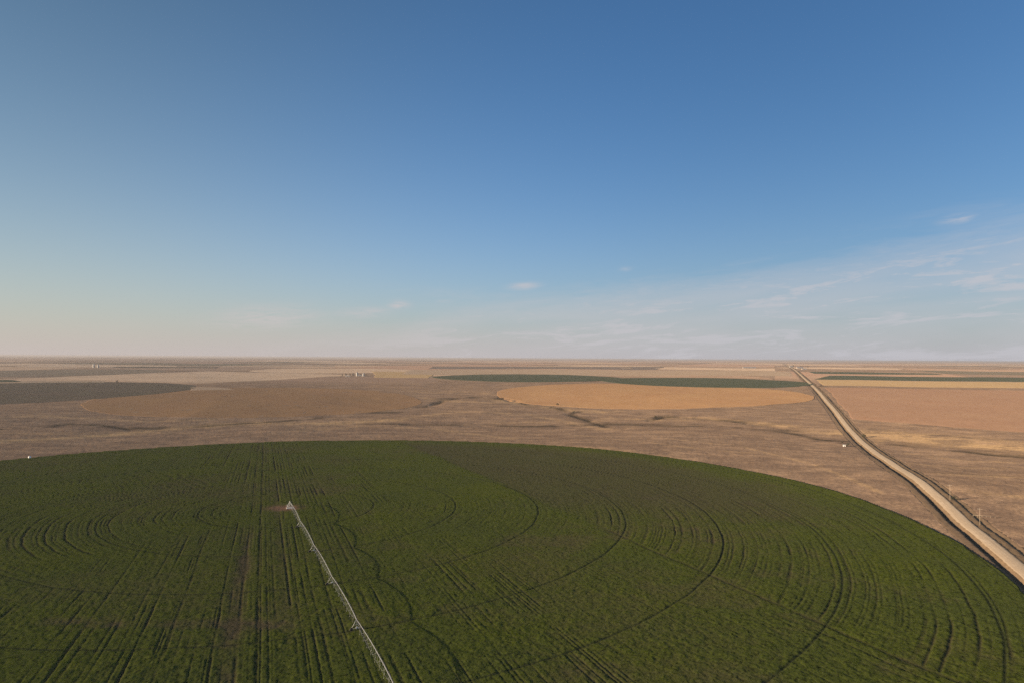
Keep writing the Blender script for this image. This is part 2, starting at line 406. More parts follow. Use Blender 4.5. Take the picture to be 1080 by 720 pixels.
angc = np.abs(np.angle(np.exp(1j * (th + .02))))
ringz_c = .55 * (1 - sstep(.2, .45, angc)) * sstep(60, 90, rr) * (1 - sstep(160, 215, rr))
ringz = np.maximum(np.maximum(ringz_r, ringz_l), ringz_c)
rz1 = np.clip(ringz, 0, 1)
rl = (lines(ra, 9.1, .55, 101, .35, .5) * .8 + .7 * lines(ra + 2.6, 9.1, .5, 102, .3, .5) + .5 * lines(ra, 4.55, .45, 103, .1, .5)) * (.42 + .7 * sstep(.3, .65, vn(th * 14, rr / 14, 95)))
sw = rowa + 1.0 * (vn(along / 60, rowa / 20, 96) - .5)
sl = (.72 * lines(sw, 9.1, .45, 111, .2, .15) + .6 * lines(sw + 3, 9.1, .4, 112, .2, .15) + .5 * lines(sw, 3.05, .45, 113, .2, .2)) * (.22 + .9 * sstep(.38, .72, vn(along / 22, rowa / 9, 97)))
rows_w = (1 - .8 * rz1) * (.45 + .55 * (1 - sstep(-20, 60, rowa)) + .25 * (1 - sstep(220, 330, Y)))
rows_w = rows_w * (1 - .55 * sstep(560, 760, Y) * sstep(-70, 0, rowa)) + .65 * sstep(430, 520, Y) * (1 - sstep(-60, 0, rowa)) * (1 - .8 * ringz)
rowd = np.clip(rl * ringz + sl * rows_w, 0, 1.3)
# main tram lines through the middle, dark broken
for (a, wd, st) in [(-116, .9, .9), (-109.5, .9, 1.0), (-103, .8, .55), (-94, .7, .7), (-86.5, .8, .8), (-80, .7, .6), (-72, .6, .5), (-124, .7, .5), (-140, .8, .6), (-156, .7, .5), (-172, .7, .5)]:
    rowd = np.maximum(rowd, .8 * st * np.exp(-((sw - a) / (wd * .8)) ** 2) * (.35 + .65 * sstep(.3, .6, vn(along / 16, rowa * 0 + a, 98))) * (1 - .5 * ringz))
rowd = np.maximum(rowd, .7 * np.exp(-((rowa - 101 + 2 * (vn(Y / 30, X * 0, 99) - .5)) / 1.2) ** 2) * (Y < 400) * (X > -20))
track = np.zeros_like(rr)
for kk in range(1, 8):
    wob = .7 * (vn(th * 16, rr * 0 + kk, 120) - .5)
    tr = np.exp(-((rr - kk * 54.7 + wob) / .56) ** 2)
    track = np.maximum(track, tr * (.75 + .25 * vn(th * 60, rr * 0 + kk, 121)))
clump = fbm(X / 2.6, Y / 2.6, 3, 130, .6)
patchy = fbm(X / 45, Y / 45, 4, 131)
big = fbm(X / 160, Y / 160, 3, 132)
brownz = sstep(96, 106, rowa + 5 * (vn(X / 14, Y / 14, 140) - .5)) * sstep(385, 500, Y) * (1 - sstep(325, 388, rr))
strip = np.exp(-((rowa + 118 + 3 * (vn(Y / 25, X * 0, 133) - .5)) / 3.4) ** 2) * (1 - sstep(330, 420, Y)) + .5 * np.exp(-((rowa + 99) / 3.2) ** 2) * (1 - sstep(430, 700, Y)) + .35 * np.exp(-((rowa + 106) / 5.) ** 2) * sstep(560, 700, Y)
cross = np.exp(-((Y - 251 + .05 * X + 4 * (vn(X / 18, Y * 0, 134) - .5)) / 5.5) ** 2) * sstep(-190, -165, X) * (1 - sstep(-95, -75, X))
soil = np.exp(-(((X - (PX - 4)) / 9.0) ** 2 + ((Y - PY) / 7.0) ** 2)) * 1.25 * (.55 + .9 * vn(X / 3, Y / 3, 139))
veg = .84 + .7 * (patchy - .5) + .5 * (big - .5) - .38 * brownz * (.5 + patchy) - .62 * strip * (.35 + vn(X / 6, Y / 12, 135)) - .55 * cross * (.4 + vn(X / 7, Y / 5, 136)) - .5 * np.clip(rowd, 0, 1)
veg = veg + .12 * sstep(400, 520, Y) * sstep(-60, 20, rowa) * (1 - sstep(90, 102, rowa)) + .5 * (clump - .5) + .18 * sstep(366, 385, rr)
reds = .24 * sstep(.56, .72, fbm(X / 28, Y / 28, 4, 137)) * sstep(-140, -60, rowa) * (1 - sstep(480, 620, Y))
veg = np.clip(veg - reds, 0, 1) * (1 - np.clip(soil, 0, 1))
hgt = .36 * veg + .21 * (clump - .5) * (.4 + .8 * veg) * (.35 + .65 * (1 - sstep(260, 380, Y))) - .075 * np.clip(rowd, 0, 1) - .20 * track + .07 * (fbm(X / 1.1, Y / 1.1, 2, 138) - .5)
Z = H(X, Y) + .12 + hgt
Z = np.where(rr > RFv - .8, H(X, Y) - .35, Z)
fme = grid_mesh('crop_circle', np.stack([X, Y, Z], -1), keep, dict(veg=veg, row=np.clip(rowd, 0, 1), track=track, soil=np.clip(soil, 0, 1), brownz=brownz))
f = NT('alfalfa'); co = f.co(); vg = f.attr('veg')
nf = f.noise(co, 1.1, 5, .7); nm = f.noise(co, 1 / 7., 5, .65); nb = f.noise(co, 1 / 60., 4, .6)
lush = f.mix(f.mr(nm, .35, .65), (.064, .086, .010), (.091, .106, .017))
lush = f.mix(f.mr(nb, .38, .62), lush, (.068, .086, .018))
dull = f.mix(f.mr(nm, .35, .65), (.098, .092, .033), (.082, .080, .032))
col = f.mix(f.mr(vg, .30, .80), dull, lush)
col = f.mix(f.mr(vg, .02, .34), (.092, .073, .042), col)
col = f.mix(f.math('MULTIPLY', f.attr('brownz'), .58), col, (.070, .068, .034))
col = f.mix(f.mr(nf, .34, .58, .5, 0), col, (.022, .028, .008))
col = f.mix(f.mr(nf, .60, .78, 0, .35), col, (.105, .118, .032))
sk = f.noise(f.map(co, (1, .62, 1), (0, 0, -.37)), .85, 2, .6)
col = f.mix(f.mr(sk, .57, .64, 0, .8), col, (.020, .024, .008))
col = f.mix(f.mr(sk, .30, .42, .28, 0), col, (.120, .125, .040))
col = f.mix(f.math('MULTIPLY', f.attr('row'), .58), col, (.022, .024, .011))  # row gaps darkened, with their shadow put into the colour
col = f.mix(f.math('MULTIPLY', f.attr('track'), .78), col, (.018, .022, .014))
col = f.mix(f.attr('soil'), col, (.200, .115, .075))
crop = obj('crop_circle', fme, f.out_diffuse(col, nf, .14, .5))
tag(crop, 'large dark green round crop field ringed with wheel tracks filling the foreground', 'crop field', kind='stuff')

# ------------------------------------------------------------------ farther fields
def field_mat(name, c1, c2, rot=ROADANG, sx=1 / 14., sy=1 / 160., c3=None):
    t = NT(name); co = t.co()
    a = t.noise(t.map(t.map(co, (1, 1, 1), (0, 0, rot)), (sx, sy, 1)), 1, 5, .6); b = t.noise(co, 1 / 130., 4, .6); c = t.noise(co, 1 / 6., 3, .6)
    col = t.mix(t.mr(b, .35, .65), c1, c2)
    col = t.mix(t.mr(a, .45, .75, 0, .5), col, c3 or tuple(v * .8 for v in c1))
    rn = t.n('ShaderNodeTexNoise', noise_dimensions='1D'); t.put(rn.inputs['W'], t.math('MULTIPLY', t.attr('rad'), 1 / 11.)); rn.inputs['Detail'].default_value = 3
    col = t.mix(t.mr(rn.outputs[0], .5, .7, 0, .3), col, tuple(v * .72 for v in c1))
    e = t.noise(co, 1 / 45., 5, .7)
    col = t.mix(t.mr(e, .56, .72, 0, .4), col, tuple(min(1, v * 1.18) for v in c2))
    col = t.mix(t.mr(c, .35, .7, .3, 0), col, tuple(v * .5 for v in c1))
    return t.out_diffuse(col, c, .3, .4)
def circle_field(name, cx, cy, R, mat, lift, label, cat='crop field', kind='stuff', a0=0, a1=360):
    th = np.radians(np.linspace(a0, a1, 361)); rs = np.concatenate([np.linspace(0, R - 1, 70), [R, R + .3]])
    RRm, T = np.meshgrid(rs, th, indexing='ij')
    wig = 1 + .016 * (vn(np.cos(T) * 6 + cx, np.sin(T) * 6, 3) - .5) + .010 * (vn(np.cos(T) * 30 + cx, np.sin(T) * 30, 4) - .5)
    Xc = cx + RRm * wig * np.cos(T); Yc = cy + RRm * wig * np.sin(T)
    Zc = H(Xc, Yc) + lift
    Zc[-1] -= lift + 1.0
    o = obj(name, grid_mesh(name, np.stack([Xc, Yc, Zc], -1), None, dict(rad=RRm)), mat)
    return tag(o, label, cat, 'distant fields', kind)
def quad_field(name, corners, mat, lift, label, cat='crop field', kind='stuff', z=None, nu=160, nv=60):
    pts = [P(*c) for c in corners]       # far-left, far-right, near-right, near-left
    u = np.linspace(0, 1, nu)[None, :]; v = np.linspace(0, 1, nv)[:, None]
    q = [(np.array(p[:2])) for p in pts]
    XY = (q[0][None, None] * ((1 - u) * (1 - v))[..., None] + q[1] * (u * (1 - v))[..., None] + q[2] * (u * v)[..., None] + q[3] * ((1 - u) * v)[..., None])
    w_ = 9 * (vn(XY[..., 0] / 60, XY[..., 1] / 60, 17) - .5)
    Xq, Yq = XY[..., 0] + w_, XY[..., 1] + w_
    Zq = H(Xq, Yq) + lift
    Zq[0] -= lift + .8; Zq[-1] -= lift + .8; Zq[:, 0] -= lift + .8; Zq[:, -1] -= lift + .8
    o = obj(name, grid_mesh(name, np.stack([Xq, Yq, Zq], -1)), mat)
    return tag(o, label, cat, 'distant fields', kind)
tanm = field_mat('cut_stubble_orange', (.46, .262, .128), (.50, .30, .145))
brnm = field_mat('brown_stubble', (.345, .210, .108), (.325, .195, .108))
drkm = field_mat('dark_winter_crop', (.150, .118, .086), (.128, .115, .078))
grnm = field_mat('dark_green_crop', (.075, .092, .058), (.088, .098, .055))
pnkm = field_mat('reddish_tilled', (.385, .228, .140), (.405, .252, .155))
yelm = field_mat('yellow_stubble', (.50, .345, .175), (.54, .37, .185))
grym = field_mat('grey_fallow', (.215, .170, .135), (.190, .155, .125))
palm = field_mat('pale_stubble', (.47, .35, .235), (.43, .31, .205))
x, y, z = P(684, 413.0); circle_field('crop_field', x, y, 400, tanm, .3, 'bright orange tan round stubble field in the middle distance')
x, y, z = P(280, 419.0); circle_field('crop_field', x, y, 352, brnm, .1, 'dull brown round stubble field left of the eroded creek')
x, y, z = P(22, 411.2); circle_field('crop_field', x, y, 400, drkm, .3, 'dark grey brown round field at the left edge')
x, y, z = P(556, 397.6); circle_field('crop_field', x, y, 365, grnm, .6, 'thin dark green round field left of the other green strip')
x, y, z = P(741, 402.0); circle_field('crop_field', x, y, 350, grnm, .6, 'dark green round field just behind the orange tan circle')
quad_field('tilled_field', [(868.5, 408.2), (1200, 413), (1230, 468), (898.5, 442)], pnkm, .35, 'broad reddish tan tilled field right of the dirt road', 'field')
quad_field('crop_field', [(860, 400.2), (1150, 403.5), (1160, 410.5), (868, 406.0)], yelm, .5, 'yellow stubble strip beyond the reddish tilled field')
quad_field('crop_field', [(874, 395.6), (1150, 398.4), (1150, 403.0), (857, 399.8)], grnm, .6, 'long dark green strip behind the yellow stubble')
quad_field('crop_field', [(852, 391.4), (985, 393.4), (996, 394.8), (858, 393.6)], grnm, .6, 'narrow farthest dark green strip right of the road')
quad_field('crop_field', [(430, 389.6), (835, 391.4), (838, 396.4), (420, 394.4)], palm, .5, 'pale tan stubble strip behind the green round fields')

quad_field('crop_field', [(30, 401.0), (108, 400.8), (112, 403.4), (14, 403.6)], palm, .3, 'thin pale stubble strip on the far side of the dark left field', nu=80, nv=24)
quad_field('crop_field', [(-40, 399.8), (14, 400.2), (27, 402.4), (-40, 403.4)], grnm, .4, 'small dull green field corner at the left edge', nu=60, nv=24)
quad_field('crop_field', [(204, 407.2), (232, 408.2), (252, 410.4), (199, 411.4)], palm, .3, 'pale tan wedge at the right tip of the dark left field', nu=60, nv=30)
quad_field('crop_field', [(455, 386.0), (702, 386.6), (692, 389.6), (450, 388.8)], grym, .5, 'long grey fallow strip on the horizon behind the pale stubble', nu=160, nv=30)
quad_field('crop_field', [(122, 386.0), (234, 386.6), (228, 387.9), (118, 387.5)], drkm, .5, 'thin dark field line low on the left horizon', nu=100, nv=20)
quad_field('crop_field', [(268, 384.4), (354, 384.6), (350, 386.2), (262, 386.2)], palm, .5, 'thin pale field line on the horizon left of the grain bins', nu=100, nv=20)
quad_field('crop_field', [(392, 391.2), (462, 391.8), (452, 398.6), (396, 397.8)], yelm, .4, 'tan stubble patch right of the distant grain bins', nu=80, nv=30)

# ------------------------------------------------------------------ materials for built things
galv = simple('galvanised_steel', (.30, .31, .30), (.38, .39, .38), 2., .55, .25)
rubber = simple('tyre_rubber', (.025, .025, .025), (.05, .045, .04), 8., .9)
hose_m = simple('grey_hose', (.30, .31, .30), (.42, .42, .40), 5., .7)
concrete = simple('concrete', (.40, .37, .33), (.50, .47, .42), 2., .9)
panelm = simple('painted_panel', (.62, .60, .56), (.70, .68, .64), 3., .5)
woodp = simple('weathered_pole_wood', (.34, .27, .19), (.42, .34, .25), 3., .85)
glassm = simple('porcelain', (.5, .5, .48), (.6, .6, .58), 3., .3)
whitem = simple('white_paint', (.74, .72, .68), (.80, .78, .74), 1.2, .55)
roofm = simple('pale_metal_roof', (.30, .29, .28), (.36, .35, .33), 1., .6, .1)
redroof = simple('rusted_roof', (.25, .11, .07), (.32, .17, .11), 1., .7)
darkdoor = simple('dark_door', (.06, .055, .05), (.09, .08, .07), 2., .7)
binm = simple('grain_bin_steel', (.30, .29, .27), (.36, .35, .33), 1., .6, .1)
bark = simple('bark', (.09, .07, .05), (.14, .11, .08), 3., .9)
leafm = simple('winter_foliage', (.055, .050, .028), (.085, .075, .042), .6, .9)
cedar = simple('cedar_foliage', (.028, .036, .020), (.042, .048, .026), .6, .9)

tanwall = simple('tan_siding', (.34, .30, .25), (.40, .35, .30), 1., .7)
# ------------------------------------------------------------------ centre pivot irrigation machine
pz = float(H(PX, PY))
pang = math.atan2(-.9124, .4094)
piv = empty('irrigation_pivot', (PX, PY, pz), pang, label='long galvanised centre pivot sprinkler arm standing across the green crop circle', cat='irrigation machine')
inv = Matrix.Rotation(-pang, 3, 'Z')
def gz(xl):
    return float(H(PX + xl * math.cos(pang), PY + xl * math.sin(pang))) - pz + .12
m = MB(); m.box((0, 0, .15), (4.2, 4.2, .5)); m.build('concrete_pad', concrete, piv)
m = MB()
for sx in (-1, 1):
    for sy in (-1, 1): m.tube([(sx * 1.7, sy * 1.7, .4), (sx * .28, sy * .28, 4.1)], .085, 6)
    m.tube([(sx * 1.25, -1.25, 1.6), (sx * 1.25, 1.25, 1.6)], .05, 6); m.tube([(-1.25, sx * 1.25, 1.6), (1.25, sx * 1.25, 1.6)], .05, 6)
    m.tube([(sx * .75, -.75, 2.9), (sx * .75, .75, 2.9)], .05, 6); m.tube([(-.75, sx * .75, 2.9), (.75, sx * .75, 2.9)], .05, 6)
m.build('pivot_frame', galv, piv)
m = MB(); m.tube([(0, 0, .3), (0, 0, 4.3), (.25, 0, 4.55), (.9, 0, 4.4)], .12, 10); m.build('riser_pipe', galv, piv)
m = MB(); m.box((-1.5, -1.1, 1.6), (.5, .9, 1.2)); m.box((-1.78, -1.1, 1.7), (.06, .6, .7)); m.build('control_panel', panelm, piv)
m = MB(); m.lathe([(.22, 4.35), (.24, 4.6), (.15, 4.8), (.06, 4.9)], 12); m.build('swivel_cap', galv, piv)
SPAN = 54.7; drop_me = None
def wheel_mesh():
    q = MB(); q.lathe([(.30, -.15), (.58, -.17), (.64, -.10), (.64, .10), (.58, .17), (.30, .15)], 18, axis='x'); return q.mesh('tyre')
def rim_mesh():
    q = MB(); q.lathe([(.08, -.10), (.31, -.11), (.31, .11), (.08, .10)], 14, axis='x'); return q.mesh('rim')
tyre_me, rim_me = wheel_mesh(), rim_mesh()
for kk in range(1, 8):
    xa, xb = (kk - 1) * SPAN, kk * SPAN
    za = (4.4 if kk == 1 else gz(xa) + 3.75); zb = gz(xb) + 3.75
    def pz_at(t): return za + (zb - za) * t + .95 * 4 * t * (1 - t)
    x0 = xa + (.9 if kk == 1 else .12)
    N = 19
    pts = [(x0 + (xb - .12 - x0) * i / N, 0, pz_at(i / N)) for i in range(N + 1)]
    q = MB(); q.tube(pts, .095, 10); sp_o = q.build('span_pipe', galv, piv)
    # V truss under the pipe
    q = MB(); nb = 9
    def low(i, sgn):
        t = i / nb; return (xa + SPAN * t, sgn * .95 * (4 * t * (1 - t)) ** .4, pz_at(t) - 1.45 * (4 * t * (1 - t)) ** .5)
    for sgn in (-1, 1):
        ch = [(xa + .6, 0, pz_at(.01))] + [low(i, sgn) for i in range(1, nb)] + [(xb - .6, 0, pz_at(.99))]
        q.tube(ch, .017, 5)
        for i in range(1, nb):
            t = i / nb
            for tt_ in (t - .045, t + .045):
                q.tube([(xa + SPAN * tt_, 0, pz_at(tt_)), low(i, sgn)], .018, 4)
    for i in range(1, nb): q.tube([low(i, -1), low(i, 1)], .016, 4)
    q.build('truss', galv, sp_o)
    if kk <= 5:
        for i in range(18):
            t = (i + .6) / 18.2; xd = xa + SPAN * t; side = 1 if i % 2 else -1
            zt = pz_at(t); zb_ = gz(xd) + 1.35
            q = MB(); q.tube([(xd, 0, zt + .1), (xd, side * .18, zt + .3), (xd, side * .42, zt + .22), (xd, side * .5, zt - .3), (xd, side * .5, zb_)], .022, 5)
            q.tube([(xd, side * .5, zb_ + .12), (xd, side * .5, zb_ - .15)], .06, 6)
            q.build('drop_hose', hose_m, sp_o)
    # drive tower
    tz = gz(xb); q = MB()
    for sy in (-1, 1):
        for sx in (-1, 1): q.tube([(xb + sx * .18, sy * 1.95, tz + .75), (xb + sx * .12, sy * .12, tz + 3.75)], .042, 6)
        q.tube([(xb, sy * 1.2, tz + 2.0), (xb + .9 * sy, 0, tz + 3.9)], .03, 5)
    q.tube([(xb, -1.25, tz + 1.95), (xb, 1.25, tz + 1.95)], .04, 6)
    q.tube([(xb, -2.15, tz + .68), (xb, 2.15, tz + .68)], .095, 8)
    tw = q.build('drive_tower', galv, piv)
    q = MB(); q.box((xb, .1, tz + .98), (.34, .7, .42)); q.build('motor_box', panelm, tw)
    for sy in (-1, 1):
        o = obj('wheel', tyre_me, rubber, tw); o.location = (xb + .3, sy * 2.0, tz + .55)
        o2 = obj('rim', rim_me, galv, tw); o2.location = (xb + .3, sy * 2.0, tz + .55)
zo = gz(7 * SPAN) + 3.75
q = MB(); q.tube([(7 * SPAN + .12, 0, zo), (7 * SPAN + 13, 0, zo - .2)], .08, 8); q.tube([(7 * SPAN, 0, zo + 1.5), (7 * SPAN + 10, 0, zo - .1)], .02, 4); q.tube([(7 * SPAN, 0, zo), (7 * SPAN, 0, zo + 1.5)], .04, 5); q.build('end_boom', galv, piv)

# ------------------------------------------------------------------ utility poles right of the road
def pole(px, py, label, h=11.0):
    x, y, z = P(px, py)
    t = empty('utility_pole', (x, y, z - .02), -ROADANG, label=label, cat='utility pole', group='poles along the dirt road')
    MB().tube([(0, 0, -1.2), (0, 0, h * .5), (0, 0, h)], .13, 10, r2=.09).build('pole', woodp, t)
    MB().box((0, -.2, h - .7), (2.2, .09, .10)).build('crossarm', woodp, t)
    for sx in (-1.1, -.45, 1.1):
        q = MB(); q.lathe([(.05, 0), (.07, .06), (.05, .12), (.08, .16), (.05, .24)], 8, (sx, -.2, h - .63)); q.build('insulator', glassm, t)
    return t
pole(1002, 527.5, 'bare pale wooden utility pole on the grassy right verge of the road, the farther one', 11.5)
pole(1033.5, 553.5, 'faint wooden utility pole beside the pale pipe barrier, nearest the camera', 10.5)

# pale pipe barrier at the field approach
xa, ya, z_a = P(1026, 544.3); xb, yb, z_b = P(1050, 546.2)
bar = empty('pipe_barrier', ((xa + xb) / 2, (ya + yb) / 2, 0), math.atan2(yb - ya, xb - xa), label='low pale pipe barrier in the grass right of the dirt road', cat='barrier')
L = math.hypot(xb - xa, yb - ya); q = MB()
def bz(s): 
    c, s2 = math.cos(bar.rotation_euler.z), math.sin(bar.rotation_euler.z)
    return float(H(bar.location.x + s * c, bar.location.y + s * s2))
q.tube([(-L / 2, 0, bz(-L / 2) + 1.1), (0, 0, bz(0) + 1.1), (L / 2, 0, bz(L / 2) + 1.1)], .085, 8); q.build('rail', woodp, bar)
for i in range(6):
    s = -L / 2 + .2 + (L - .4) * i / 5
    q = MB(); q.tube([(s, .16, bz(s) - .6), (s, .16, bz(s) + 1.2)], .07, 6); q.build('post', woodp, bar)

# ------------------------------------------------------------------ trees and shrubs
def tree_meshes(kind, seed, h, w):
    rnd = random.Random(seed); t = MB()
    t.tube([(0, 0, -.4), (.05 * h * rnd.uniform(-1, 1), 0, h * .3), (.06 * h * rnd.uniform(-1, 1), .03 * h, h * .7)], .035 * h, 7, r2=.012 * h)
    for _ in range(7):
        a = rnd.uniform(0, 6.28); z0 = h * rnd.uniform(.2, .5)
        t.tube([(0, 0, z0), (math.cos(a) * w * .25, math.sin(a) * w * .25, z0 + h * .15), (math.cos(a) * w * .42, math.sin(a) * w * .42, z0 + h * .3)], .014 * h, 5, r2=.005 * h)
    c = MB(); clumps = []
    for _ in range(11):
        a = rnd.uniform(0, 6.28); zz = rnd.uniform(.3, .95) if kind != 'shrub' else rnd.uniform(.12, .8)
        rad = w * .36 * math.sqrt(rnd.random()) * (1.15 - .6 * zz)
        clumps.append((rad * math.cos(a), rad * math.sin(a), zz * h, w * rnd.uniform(.13, .22)))
    for cx, cy, cz, cr in clumps:
        for _ in range(42):
            v = Vector((rnd.gauss(0, 1), rnd.gauss(0, 1), rnd.gauss(0, .8))).normalized() * cr * rnd.random() ** .4
            p = Vector((cx, cy, cz)) + v; p.z = max(p.z, .05)
            s = h * rnd.uniform(.025, .05); u = Vector((rnd.gauss(0, 1), rnd.gauss(0, 1), rnd.gauss(0, 1))).normalized(); b = u.orthogonal().normalized()
            c.poly([p + u * s, p + b * s, p - u * s, p - b * s])
    return t.mesh('trunk'), c.mesh('crown')
TM = {('tree', i): tree_meshes('tree', 10 + i, 9.0, 8.0) for i in range(3)}
TM.update({('shrub', i): tree_meshes('shrub', 20 + i, 3.0, 4.2) for i in range(3)})
def plant(kind, px, py, s, label, group, mat, var=0):
    x, y, z = P(px, py); name = 'leafy_tree' if kind == 'tree' else 'shrub'
    t = empty(name, (x, y, z), random.uniform(0, 6), label=label, cat='tree' if kind == 'tree' else 'shrub', group=group)
    a, b = TM[(kind, var)]
    t.scale = (s, s, s)
    o = obj('trunk', a, bark, t); o2 = obj('crown', b, mat, t)
    if not o2.data.materials: o2.data.materials.append(mat)
    return t
plant('shrub', 911.3, 460.8, 2.2, 'dark leafless looking bush on the right road verge near the creek crossing', 'brush along the creek', leafm, 0)
plant('shrub', 894.6, 469.8, 1.55, 'added dark bush shape standing in for the shadow right of the small white shed', 'brush along the creek', cedar, 1)  # bush added, enlarged and darkened to stand in for the shed's shadow
plant('shrub', 888.2, 467.2, 1.0, 'dark upright bush just behind the small white shed', 'brush along the creek', leafm, 2)
plant('shrub', 1006, 526.5, 1.1, 'scrubby dark bush at the foot of the farther utility pole', 'brush along the creek', leafm, 1)
plant('shrub', 866, 406.6, 2.0, 'dark shrub right of the road at the corner of the tilled field', 'brush along the creek', leafm, 2)
for i, (px, py) in enumerate([(691.5, 440.4), (605, 435.3), (528.5, 421.0), (450, 429.3), (588, 426.9)]):
    plant('shrub', px, py, 1.9, ['dark shrub in the gully below the orange tan circle', 'dark shrub in the short gully left of the middle creek', 'dark shrub at the left tip of the orange tan circle', 'dark shrub beside the eroded creek banks', 'dark shrub at the near left rim of the orange tan circle'][i], 'brush along the creek', leafm, i % 3)
plant('tree', 123.5, 404.3, 1.1, 'lone dark tree on the far rim of the dark left field', 'lone trees', cedar, 0)
for i, (px, py, s) in enumerate([(361, 396.4, .9), (365, 396.2, 1.1), (369, 396.0, 1.0), (372.5, 395.9, 1.2), (380.5, 395.9, .9), (386, 395.9, .8)]):
    plant('tree', px, py, s, 'dark windbreak tree in the row beside the distant white grain bins', 'windbreak trees at the farmstead', cedar, i % 3)
for i, (px, py, s) in enumerate([(836.5, 386.6, 1.6), (845, 386.9, 1.3), (852, 387.4, 1.4)]):
    plant('tree', px, py, s, 'dark tree among the pale sheds at the far end of the dirt road', 'trees at the far sheds', cedar, i % 3)

# ------------------------------------------------------------------ buildings
def shed(px, py, L, W, Hh, label, rz=0., wall=whitem, roof=roofm, cat='shed', group=None, name='shed'):
    x, y, z = P(px, py)
    t = empty(name, (x, y, z - .05), rz, label=label, cat=cat, group=group)
    m = MB(); rh = W * .22
    m.box((0, 0, Hh / 2 - .3), (L, W, Hh + .6))
    for sx in (-1, 1): m.poly([(sx * L / 2, -W / 2, Hh), (sx * L / 2, W / 2, Hh), (sx * L / 2, 0, Hh + rh)])
    m.build('wall', wall, t)
    m = MB(); e = .3 + .02 * L; th = .12
    for sy in (-1, 1):
        A = [(-L / 2 - e, sy * (W / 2 + e), Hh - rh * e / (W / 2) + .02), (L / 2 + e, sy * (W / 2 + e), Hh - rh * e / (W / 2) + .02), (L / 2 + e, 0, Hh + rh + .02), (-L / 2 - e, 0, Hh + rh + .02)]
        B = [(p[0], p[1], p[2] + th) for p in A]
        m.poly(A); m.poly(B)
        for i in range(4): m.poly([A[i], A[(i + 1) % 4], B[(i + 1) % 4], B[i]])
    m.build('roof', roof, t)
    m = MB(); m.box((0, -W / 2 - .03, Hh * .36), (min(L * .3, 5), .06, Hh * .72)); m.build('door', darkdoor, t)
    m = MB(); m.box((L * .32, -W / 2 - .03, Hh * .6), (L * .12, .06, Hh * .25)); m.build('window', darkdoor, t)
    return t
shed(890.4, 470.4, 2.9, 2.4, 2.2, 'small bright white shed standing alone by the creek left of the road', -.35, name='white_shed')
def bin_(px, py, r, h, label, group):
    x, y, z = P(px, py); t = empty('grain_bin', (x, y, z - .1), 0, label=label, cat='grain bin', group=group)
    m = MB(); prof = [(r, -.5)]
    for i in range(9): prof += [(r, h * i / 9), (r + .06, h * (i + .5) / 9)]
    prof += [(r, h)]; m.lathe(prof, 24); m.build('wall', binm, t)
    m = MB(); m.lathe([(r + .25, h - .05), (r * .55, h + r * .34), (.5, h + r * .62), (.45, h + r * .62 + .5), (.05, h + r * .62 + .6)], 24, smooth=False); m.build('roof', roofm, t)
    return t
bin_(376.6, 396.2, 4.6, 13, 'tall pale grain bin left of its twin by the distant farm trees', 'grain bins at the farmstead')
bin_(383.4, 396.2, 4.2, 10, 'pale grain bin right of its taller twin by the distant farm trees', 'grain bins at the farmstead')
shed(379.8, 396.4, 14, 9, 4, 'pale farm shed between the two distant grain bins', .2, wall=tanwall)
shed(366.5, 396.9, 16, 9, 3.4, 'low grey farm shed in front of the windbreak trees', .1, wall=tanwall)
shed(843.5, 388.2, 40, 18, 6, 'long pale shed right of the far end of the dirt road', 0.05, wall=tanwall)
shed(848, 389.4, 30, 14, 5, 'pale shed in front of the long one at the far road end', 0.05, wall=tanwall)
shed(834.3, 386.9, 26, 14, 7, 'pale building where the dirt road meets the horizon', .1, name='farm_building', wall=tanwall)
bin_(98.8, 387.4, 4.5, 18, 'faint tall grain silo left of another on the left horizon', 'silos on the left horizon')
bin_(103.4, 387.4, 4.5, 14, 'faint shorter grain silo right of the tall one on the left horizon', 'silos on the left horizon')
shed(790, 388.0, 85, 20, 5, 'very long pale barn low on the horizon left of the road end', .02, name='barn', wall=tanwall)
# white poly tank by the crop circle's far rim
x, y, z = P(31.2, 482.8)
t = empty('water_tank', (x, y, z), 0, label='small round white water tank at the far left rim of the green crop circle', cat='tank')
m = MB(); m.lathe([(1.2, -.3), (1.25, .1), (1.2, .5), (1.25, .9), (1.2, 1.3), (1.22, 1.6), (.8, 2.0), (.35, 2.12)], 20); m.build('tank_body', whitem, t)
m = MB(); m.lathe([(.30, 2.1), (.33, 2.16), (.33, 2.28), (.1, 2.32)], 14); m.build('lid', darkdoor, t)

# ------------------------------------------------------------------ haze
m = MB(); m.box((0, 0, (-60 + 104) / 2), (450000, 450000, 164))
hz = m.build('haze', None); tag(hz, 'pale dusty air over the whole plain', 'haze', kind='stuff')
hm = bpy.data.materials.new('haze'); hm.use_nodes = True; hm.node_tree.nodes.clear()
pv = hm.node_tree.nodes.new('ShaderNodeVolumePrincipled'); ho = hm.node_tree.nodes.new('ShaderNodeOutputMaterial')
hm.node_tree.links.new(pv.outputs[0], ho.inputs['Volume'])
pv.inputs['Color'].default_value = (.60, .59, .60, 1); pv.inputs['Density'].default_value = 6.0e-5; pv.inputs['Anisotropy'].default_value = 0.1
hz.data.materials.append(hm)

